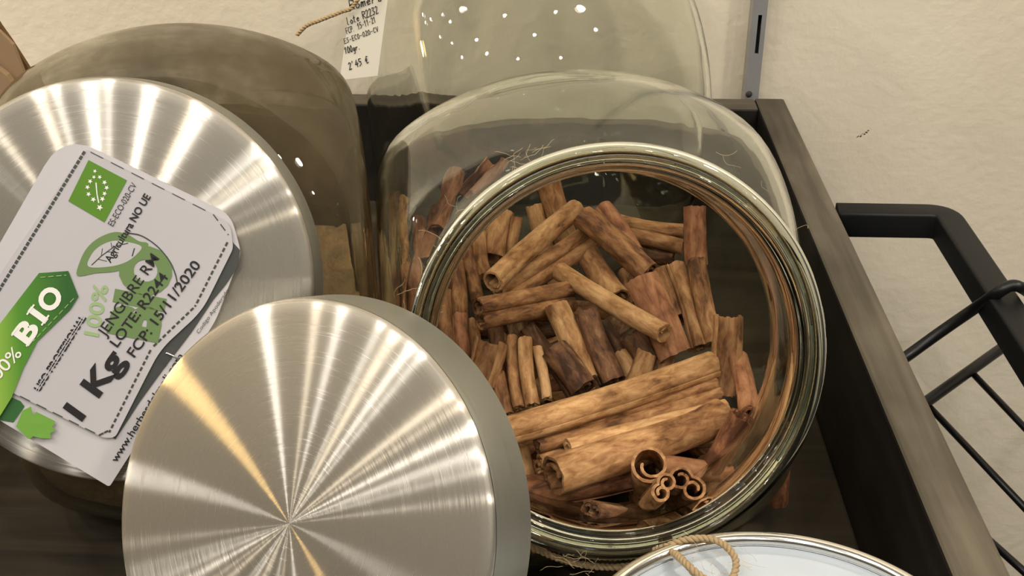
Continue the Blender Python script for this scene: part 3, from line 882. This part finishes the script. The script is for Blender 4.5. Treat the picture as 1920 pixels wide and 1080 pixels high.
# ------------------------------------------------------------------ printed paper label on the left lid
LN = L_N
def lp(u, v, lift):
    return at_plane(u, v, L_F+LN*lift, LN)
label_root = T('paper_label', 'folded white printed paper label with a green ribbon, lying on the ginger jar lid', 'label', frame(L_F+LN*0.002, LN))
def sheet(name, outline, lift, thick, mat, parent, curl=None):
    """flat paper cut to the outline, with real thickness"""
    n = len(outline)
    top = [lp(u, v, lift+(curl(u, v) if curl else 0)) for u, v in outline]
    bot = [p-LN*thick for p in top]
    V = top+bot
    F = [tuple(range(n)), tuple(reversed(range(n, 2*n)))]
    for i in range(n):
        j = (i+1) % n; F.append((i, n+i, n+j, j))
    return mesh_obj(name, V, F, mat, parent, smooth=False, world_space=True)
def rounded(pts, rad, n=6):
    out = []
    m = len(pts)
    for i, p in enumerate(pts):
        p = Vector(p); a = Vector(pts[i-1]); b = Vector(pts[(i+1) % m])
        r = rad[i]
        if r == 0: out.append(tuple(p)); continue
        s = p+(a-p).normalized()*r; e2 = p+(b-p).normalized()*r
        for k in range(n+1):
            t = k/n; out.append(tuple(s.lerp(p, t).lerp(p.lerp(e2, t), t)))
    return out
card_px = rounded([(118, 250), (432, 402), (452, 474), (405, 600), (205, 913), (-60, 752), (-60, 560)], [70, 26, 14, 20, 6, 10, 10])
card = sheet('backing_card', card_px, 0.0035, 0.0006, M_CARD, label_root)
# the upper sticker bulges a little along its middle
stk_px = rounded([(160, 278), (432, 418), (437, 466), (379, 583), (300, 656), (266, 722), (216, 820), (196, 822), (-50, 700), (-50, 590)], [10, 20, 8, 30, 30, 20, 8, 10, 4, 4])
dark = sheet('dark_band', rounded([(434, 452), (450, 469), (446, 500), (424, 533), (400, 562), (360, 622), (308, 690), (263, 752), (216, 824), (205, 815), (290, 650), (400, 540)], [0]*12), 0.0039, 0.0002, M_INKGREY, card)  # dark grey strip along the right edge of the sticker
sticker = sheet('sticker', stk_px, 0.0047, 0.0004, M_PAPER, label_root)
SL = 0.0049
def flat(name, px, mat, parent=None, lift=SL, z=0.0):
    V = [lp(u, v, lift+z) for u, v in px]
    return mesh_obj(name, V, [tuple(range(len(px)))], mat, parent or sticker, smooth=False, world_space=True)
def polys(name, plist, mat, parent=None, lift=SL, z=0.0):
    parts = []
    for px in plist: parts.append(([lp(u, v, lift+z) for u, v in px], [tuple(range(len(px)))]))
    return mesh_obj(name, *merge(*parts), mat, parent or sticker, smooth=False, world_space=True)
def stroke(px, w):
    out = []
    for (a, b) in zip(px, px[1:]):
        a, b = Vector(a), Vector(b); d = (b-a).normalized(); n = Vector((-d.y, d.x))*w/2
        a = a-d*w*0.25; b = b+d*w*0.25
        out.append([tuple(a+n), tuple(b+n), tuple(b-n), tuple(a-n)])
    return out
DEPS = bpy.context.evaluated_depsgraph_get
def text_shape(s, bold=0.0, shear=0.0):
    cu = bpy.data.curves.new('lettering', 'FONT'); cu.body = s; cu.size = 1.0; cu.offset = bold; cu.shear = shear
    cu.resolution_u = 4
    o = bpy.data.objects.new('lettering', cu); COL.objects.link(o)
    me = bpy.data.meshes.new_from_object(o.evaluated_get(DEPS()))
    V = [Vector((v.co.x, v.co.y)) for v in me.vertices]; F = [tuple(p.vertices) for p in me.polygons]
    bpy.data.objects.remove(o); bpy.data.curves.remove(cu); bpy.data.meshes.remove(me)
    return V, F
def print_text(name, s, p0, p1, cap, mat, parent=None, bold=0.0, shear=0.0, z=0.00015, mapper=None):
    """baseline from p0 to p1, cap height in px"""
    V, F = text_shape(s, bold, shear)
    x0 = min(v.x for v in V); x1 = max(v.x for v in V)
    p0, p1 = Vector(p0), Vector(p1); d = (p1-p0); L = d.length; d.normalize(); up = Vector((d.y, -d.x))
    mp = mapper or (lambda u, v: lp(u, v, SL+z))
    out = []
    for v in V:
        q = p0+d*((v.x-x0)/(x1-x0)*L)+up*(v.y/0.70*cap)
        out.append(mp(q.x, q.y))
    return mesh_obj(name, out, F, mat, parent or sticker, smooth=False, world_space=True)
# organic leaf emblem
flat('organic_emblem', [(166, 300), (238, 338), (196, 417), (128, 377)], M_LOGO)
st = []
for x, y, r in ((178, 321, 4), (176, 332, 4), (187, 332, 4.5), (169, 340, 5), (196, 342, 5), (164, 351, 5), (200, 352, 5), (166, 364, 5), (196, 363, 5), (175, 374, 5.5), (192, 373, 5.5), (187, 389, 6.5)):
    st.append([(x+(r if k % 2 == 0 else r*0.42)*math.sin(k*math.pi/5+0.5), y-(r if k % 2 == 0 else r*0.42)*math.cos(k*math.pi/5+0.5)) for k in range(10)])
st += stroke([(180, 343), (181, 355), (182, 365), (185, 380)], 2.2)
polys('emblem_stars', st, M_WHITEINK, z=0.0002)
# leaf logo, its sweep and the big green word
leaf_out = spline([(145, 517, 0), (150, 490, 0), (163, 465, 0), (185, 446, 0), (215, 435, 0), (240, 440, 0), (260, 452, 0), (278, 457, 0), (270, 478, 0), (250, 497, 0), (215, 509, 0), (180, 512, 0)], 4, True)
flat('leaf_outline', [(p.x, p.y) for p in leaf_out], M_OLIVE, z=0.00005)
leaf_in = spline([(166, 500, 0), (170, 480, 0), (185, 463, 0), (210, 452, 0), (235, 453, 0), (265, 462, 0), (255, 478, 0), (235, 492, 0), (205, 500, 0)], 4, True)
flat('leaf_blade', [(p.x, p.y) for p in leaf_in], M_PAPER, z=0.0001)
veins = stroke([(172, 497), (190, 480), (215, 462), (240, 456)], 2)+stroke([(190, 480), (192, 466)], 1.5)+stroke([(200, 472), (222, 474)], 1.5)+stroke([(184, 486), (200, 490)], 1.5)+stroke([(210, 466), (208, 455)], 1.5)+stroke([(248, 480), (252, 466)], 2.5)
polys('leaf_veins', veins, M_INKGREY, z=0.00015)
sweep = spline([(235, 436, 0), (265, 442, 0), (295, 462, 0), (318, 490, 0), (329, 515, 0), (333, 535, 0)], 6)
polys('logo_sweep', stroke([(p.x, p.y) for p in sweep], 2.2), M_INKGREY, z=0.00005)
print_text('green_word', 'BIO', (288, 642), (322, 470), 84, M_OLIVE, bold=0.07, z=0.00003)
print_text('green_percentage', '100%', (184, 632), (203, 536), 27, M_PALEGREEN, bold=0.02, z=0.00004)
print_text('control_code', 'ES-ECO-020-CV', (212, 425), (257, 347), 12, M_INK)
print_text('origin_line', 'Agricultura NO UE', (207, 494), (283, 369), 14, M_INK, bold=0.025)
print_text('product_line', 'JENGIBRE RM', (197, 633), (299, 485), 20, M_INK, bold=0.004, z=0.0002)
print_text('batch_line', 'LOTE: R2244', (220, 652), (316, 520), 19, M_INK, bold=0.014, z=0.0002)
print_text('date_line', 'FCP: 15/11/2020', (252, 671), (377, 497), 19, M_INK, bold=0.014, z=0.0002)
print_text('weight_line', '1 Kg', (152, 790), (236, 674), 42, M_INK, bold=0.035, z=0.0002)
print_text('usage_line', 'USO PROFESIONAL', (74, 735), (162, 596), 13, M_INK, bold=0.03, z=0.00015)
polys('usage_line_breaks', [x for k in (3.2, 7.6) for x in stroke([(74-k*0.82, 735-k*0.55), (162-k*0.82, 596-k*0.55)], 1.5)], M_PAPER, z=0.00025)
def dashes(name, a, b, on, off, w, rows=1, gap=0.0):
    a, b = Vector(a), Vector(b); d = b-a; L = d.length; d.normalize(); n = Vector((-d.y, d.x)); out = []
    s = 0.0
    while s < L:
        for r in range(rows):
            o = n*(r*gap); out += stroke([tuple(a+d*s+o), tuple(a+d*min(s+on, L)+o)], w)
        s += on+off
    return out
polys('stitch_border', dashes('s', (158, 285), (-30, 590), 5, 5, 5.5)+dashes('s', (426, 455), (366, 574), 6, 6, 4)+dashes('s', (362, 578), (285, 652), 6, 6, 4)+dashes('s', (282, 657), (205, 810), 6, 6, 4)
      + dashes('s', (170, 285), (400, 402), 26, 17, 1.6)+dashes('s', (400, 402), (428, 440), 14, 9, 2)+dashes('s', (38, 743), (186, 816), 20, 14, 2)+dashes('s', (186, 816), (202, 808), 8, 3, 3.5), M_INKGREY)
# green ribbon with white lettering
ribbon = flat('green_ribbon', [(73, 512), (128, 508), (147, 556), (132, 580), (70, 640), (44, 690), (22, 745), (-20, 812), (-50, 760), (-50, 680), (0, 607)], M_RIBBON, z=0.0003)
wb0, wb1 = Vector((52, 648)), Vector((121, 553))
for ch, t0, t1 in (('B', 0.0, 0.34), ('I', 0.44, 0.54), ('O', 0.62, 1.0)):
    print_text('ribbon_letter', ch, wb0.lerp(wb1, t0), wb0.lerp(wb1, t1), 37, M_WHITEINK, bold=0.04, z=0.0006)
wd = (wb1-wb0).normalized(); wu = Vector((wd.y, -wd.x)); wl = (wb1-wb0).length
serif = []
for c, hw in ((0.49, 11), (0.06, 9)):
    for hgt in (1.5, 35.5):
        p = wb0+wd*(c*wl)+wu*hgt
        serif += stroke([tuple(p-wd*hw), tuple(p+wd*hw)], 3.2)
polys('ribbon_serifs', serif, M_WHITEINK, z=0.0007)
print_text('ribbon_percentage', '100%', (-12, 724), (42, 664), 24, M_WHITEINK, bold=0.005, z=0.0006)
polys('ribbon_stitches', dashes('s', (76, 520), (124, 516), 9, 6, 1.5)+dashes('s', (138, 560), (62, 640), 9, 6, 1.5), M_PALEGREEN, z=0.0006)
# printed foliage on the backing card
CLF = 0.0037
polys('printed_leaf', [[(0, 788), (-30, 765), (22, 745), (38, 752), (46, 762), (25, 792)]], M_DARKLEAF, parent=card, lift=0.0038)
polys('printed_leaf', [[(30, 800), (42, 770), (58, 762), (62, 780), (68, 772), (88, 782), (104, 790), (98, 800), (104, 808), (94, 812), (96, 822), (78, 822), (62, 818), (55, 824)]], M_LEAF, parent=card, lift=0.0054)
print_text('web_address', 'www.herbesdelmoli.com', (218, 868), (344, 668), 13, M_INK, parent=card, bold=0.015, mapper=lambda u, v: lp(u, v, 0.0040))
print_text('small_print', 'Codigo Apoderado', (373, 626), (430, 545), 7, M_INKGREY, parent=card, mapper=lambda u, v: lp(u, v, 0.0041))
# staple through the two sheets
sp = [lp(313, 662, 0.0045), lp(313, 662, 0.0065), lp(334, 672, 0.0065), lp(334, 672, 0.0045)]
mesh_obj('staple', *tube(sp, 0.0005, 8), M_STEEL, label_root, world_space=True)

# ------------------------------------------------------------------ handwritten price tag on the rear jar
TY = 0.612
def tp(u, v, dy=0.0):
    return at_y(u, v, TY-dy)
tag_root = T('price_tag', 'cream handwritten price tag hanging on twine at the rear jar', 'tag', Matrix.Translation(tp(680, 60)))
tpx = [(637, 150), (708, 142), (735, -62), (722, -80), (680, -80), (666, -62)]
tv = [tp(*p) for p in tpx]+[tp(*p, dy=-0.0006) for p in tpx]
n = len(tpx)
mesh_obj('tag_card', tv, [tuple(range(n)), tuple(reversed(range(n, 2*n)))]+[(i, n+i, n+(i+1) % n, (i+1) % n) for i in range(n)], M_TAG, tag_root, smooth=False, world_space=True)
G = {'R': [[(0, 0), (0, 1), (.5, .9), (.5, .6), (0, .5), (.55, 0)]], 'o': [[(.25, .5), (.05, .3), (.1, .05), (.35, 0), (.5, .25), (.25, .5)]],
     'm': [[(0, 0), (.05, .5)], [(.05, .35), (.2, .5), (.25, 0)], [(.25, .35), (.45, .5), (.5, 0)]], 'e': [[(.05, .25), (.45, .3), (.3, .5), (.05, .3), (.15, 0), (.45, .08)]],
     'r': [[(0, 0), (.05, .5)], [(.05, .3), (.3, .5), (.4, .42)]], 'l': [[(.1, 1), (.05, .1), (.25, 0)]], 't': [[(.2, .9), (.15, .1), (.35, 0)], [(0, .6), (.4, .62)]],
     '2': [[(.05, .8), (.25, 1), (.5, .8), (.05, 0), (.55, .03)]], '3': [[(.05, .95), (.45, .95), (.2, .55), (.5, .35), (.25, 0), (0, .1)]],
     'F': [[(.05, 0), (.05, 1), (.5, 1)], [(.05, .55), (.4, .55)]], 'C': [[(.5, .9), (.2, 1), (0, .5), (.15, .03), (.5, .1)]], 'P': [[(.05, 0), (.05, 1), (.5, .9), (.45, .5), (.05, .5)]],
     '.': [[(.1, 0), (.14, .05)]], '1': [[(.1, .7), (.3, 1), (.25, 0)]], '5': [[(.5, 1), (.1, 1), (.08, .6), (.4, .6), (.45, .2), (.05, 0)]], '-': [[(.05, .45), (.4, .45)]],
     'E': [[(.5, 1), (.05, 1), (.05, 0), (.5, 0)], [(.05, .5), (.4, .5)]], 'S': [[(.5, .9), (.2, 1), (.1, .65), (.45, .4), (.35, .05), (0, .1)]], '0': [[(.25, 1), (0, .6), (.1, .05), (.35, 0), (.5, .5), (.25, 1)]],
     'O': [[(.25, 1), (0, .6), (.1, .05), (.35, 0), (.5, .5), (.25, 1)]], 'V': [[(0, 1), (.25, 0), (.5, 1)]], 'g': [[(.45, .45), (.15, .5), (.05, .15), (.3, .02), (.45, .45), (.4, -.35), (.1, -.4)]],
     "'": [[(.15, 1.05), (.12, .85)]], '4': [[(.3, 1), (0, .4), (.55, .4)], [(.4, .7), (.35, 0)]], '\u20ac': [[(.5, .9), (.25, 1), (.08, .5), (.2, 0), (.5, .1)], [(-.05, .6), (.35, .62)], [(-.05, .4), (.35, .42)]], ' ': []}
def handwriting(name, s, p0, p1, h, w):
    p0, p1 = Vector(p0), Vector(p1); d = p1-p0; L = d.length; d.normalize(); up = Vector((d.y, -d.x)); out = []
    k = L/len(s)
    for i, ch in enumerate(s):
        for ln in G[ch]:
            q = [p0+d*(k*(i+x*1.45)+y*h*0.14)+up*(y*h) for x, y in ln]
            out += stroke([tuple(a) for a in q], w)
    parts = [([tp(u, v, 0.0003) for u, v in px], [(0, 1, 2, 3)]) for px in out]
    mesh_obj(name, *merge(*parts), M_PEN, tag_root, smooth=False, world_space=True)
handwriting('handwritten_name', 'Romero', (657, 19), (719, 0), 18, 1.8)
handwriting('handwritten_batch', 'lote R2232', (652, 47), (711, 24), 14, 1.5)
handwriting('handwritten_date', 'FCP. 15-11-21', (650, 64), (706, 41), 11, 1.2)
handwriting('handwritten_code', 'ES-ECO-020-CV', (646, 82), (711, 58), 9, 1.2)
handwriting('handwritten_amount', '100gr.', (647, 101), (678, 91), 12, 1.5)
handwriting('handwritten_price', "2'45 \u20ac", (655, 131), (693, 117), 13, 1.6)
hole = tp(700, -66)
string = [R_R+Vector((-0.072, 0.0, -0.01)), hole+Vector((-.01, .04, .03)), hole+Vector((0, -0.002, 0.001)), tp(665, 8, 0.004), tp(640, 22, 0.004), tp(600, 38, .004), tp(575, 48, .003), tp(557, 66, .002)]
mesh_obj('tag_twine', *twine_mesh(resample(spline(string, 14), 0.0008), 0.0011), M_JUTE, tag_root, world_space=True)

# ------------------------------------------------------------------ kraft paper bag at the far left
bag = T('paper_bag', 'brown kraft paper bag leaning at the far left behind the dusty jar', 'bag', Matrix.Translation((-0.36, 0.68, ZF)))
def prism(front, y0, y1, dx=0.0):
    a = [at_y(u, v, y0) for u, v in front]; b = [p*(1)+Vector((dx, y1-y0, 0)) for p in a]
    n = len(a)
    return a+b, [tuple(range(n)), tuple(reversed(range(n, 2*n)))]+[(i, n+i, n+(i+1) % n, (i+1) % n) for i in range(n)]
mesh_obj('bag_panel', *prism([(-150, -60), (0, 60), (24, 84), (50, 150), (75, 230), (-120, 330), (-260, 200)], 0.66, 0.663), M_KRAFT, bag, smooth=False, world_space=True)
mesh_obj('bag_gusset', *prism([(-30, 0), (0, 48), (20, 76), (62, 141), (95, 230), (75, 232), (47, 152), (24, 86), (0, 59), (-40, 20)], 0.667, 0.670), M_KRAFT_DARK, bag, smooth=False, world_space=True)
mesh_obj('folded_flap', *prism([(-60, 85), (0, 133), (12, 142), (30, 166), (60, 230), (-60, 280), (-140, 150)], 0.652, 0.657), M_KRAFT, bag, smooth=False, world_space=True)
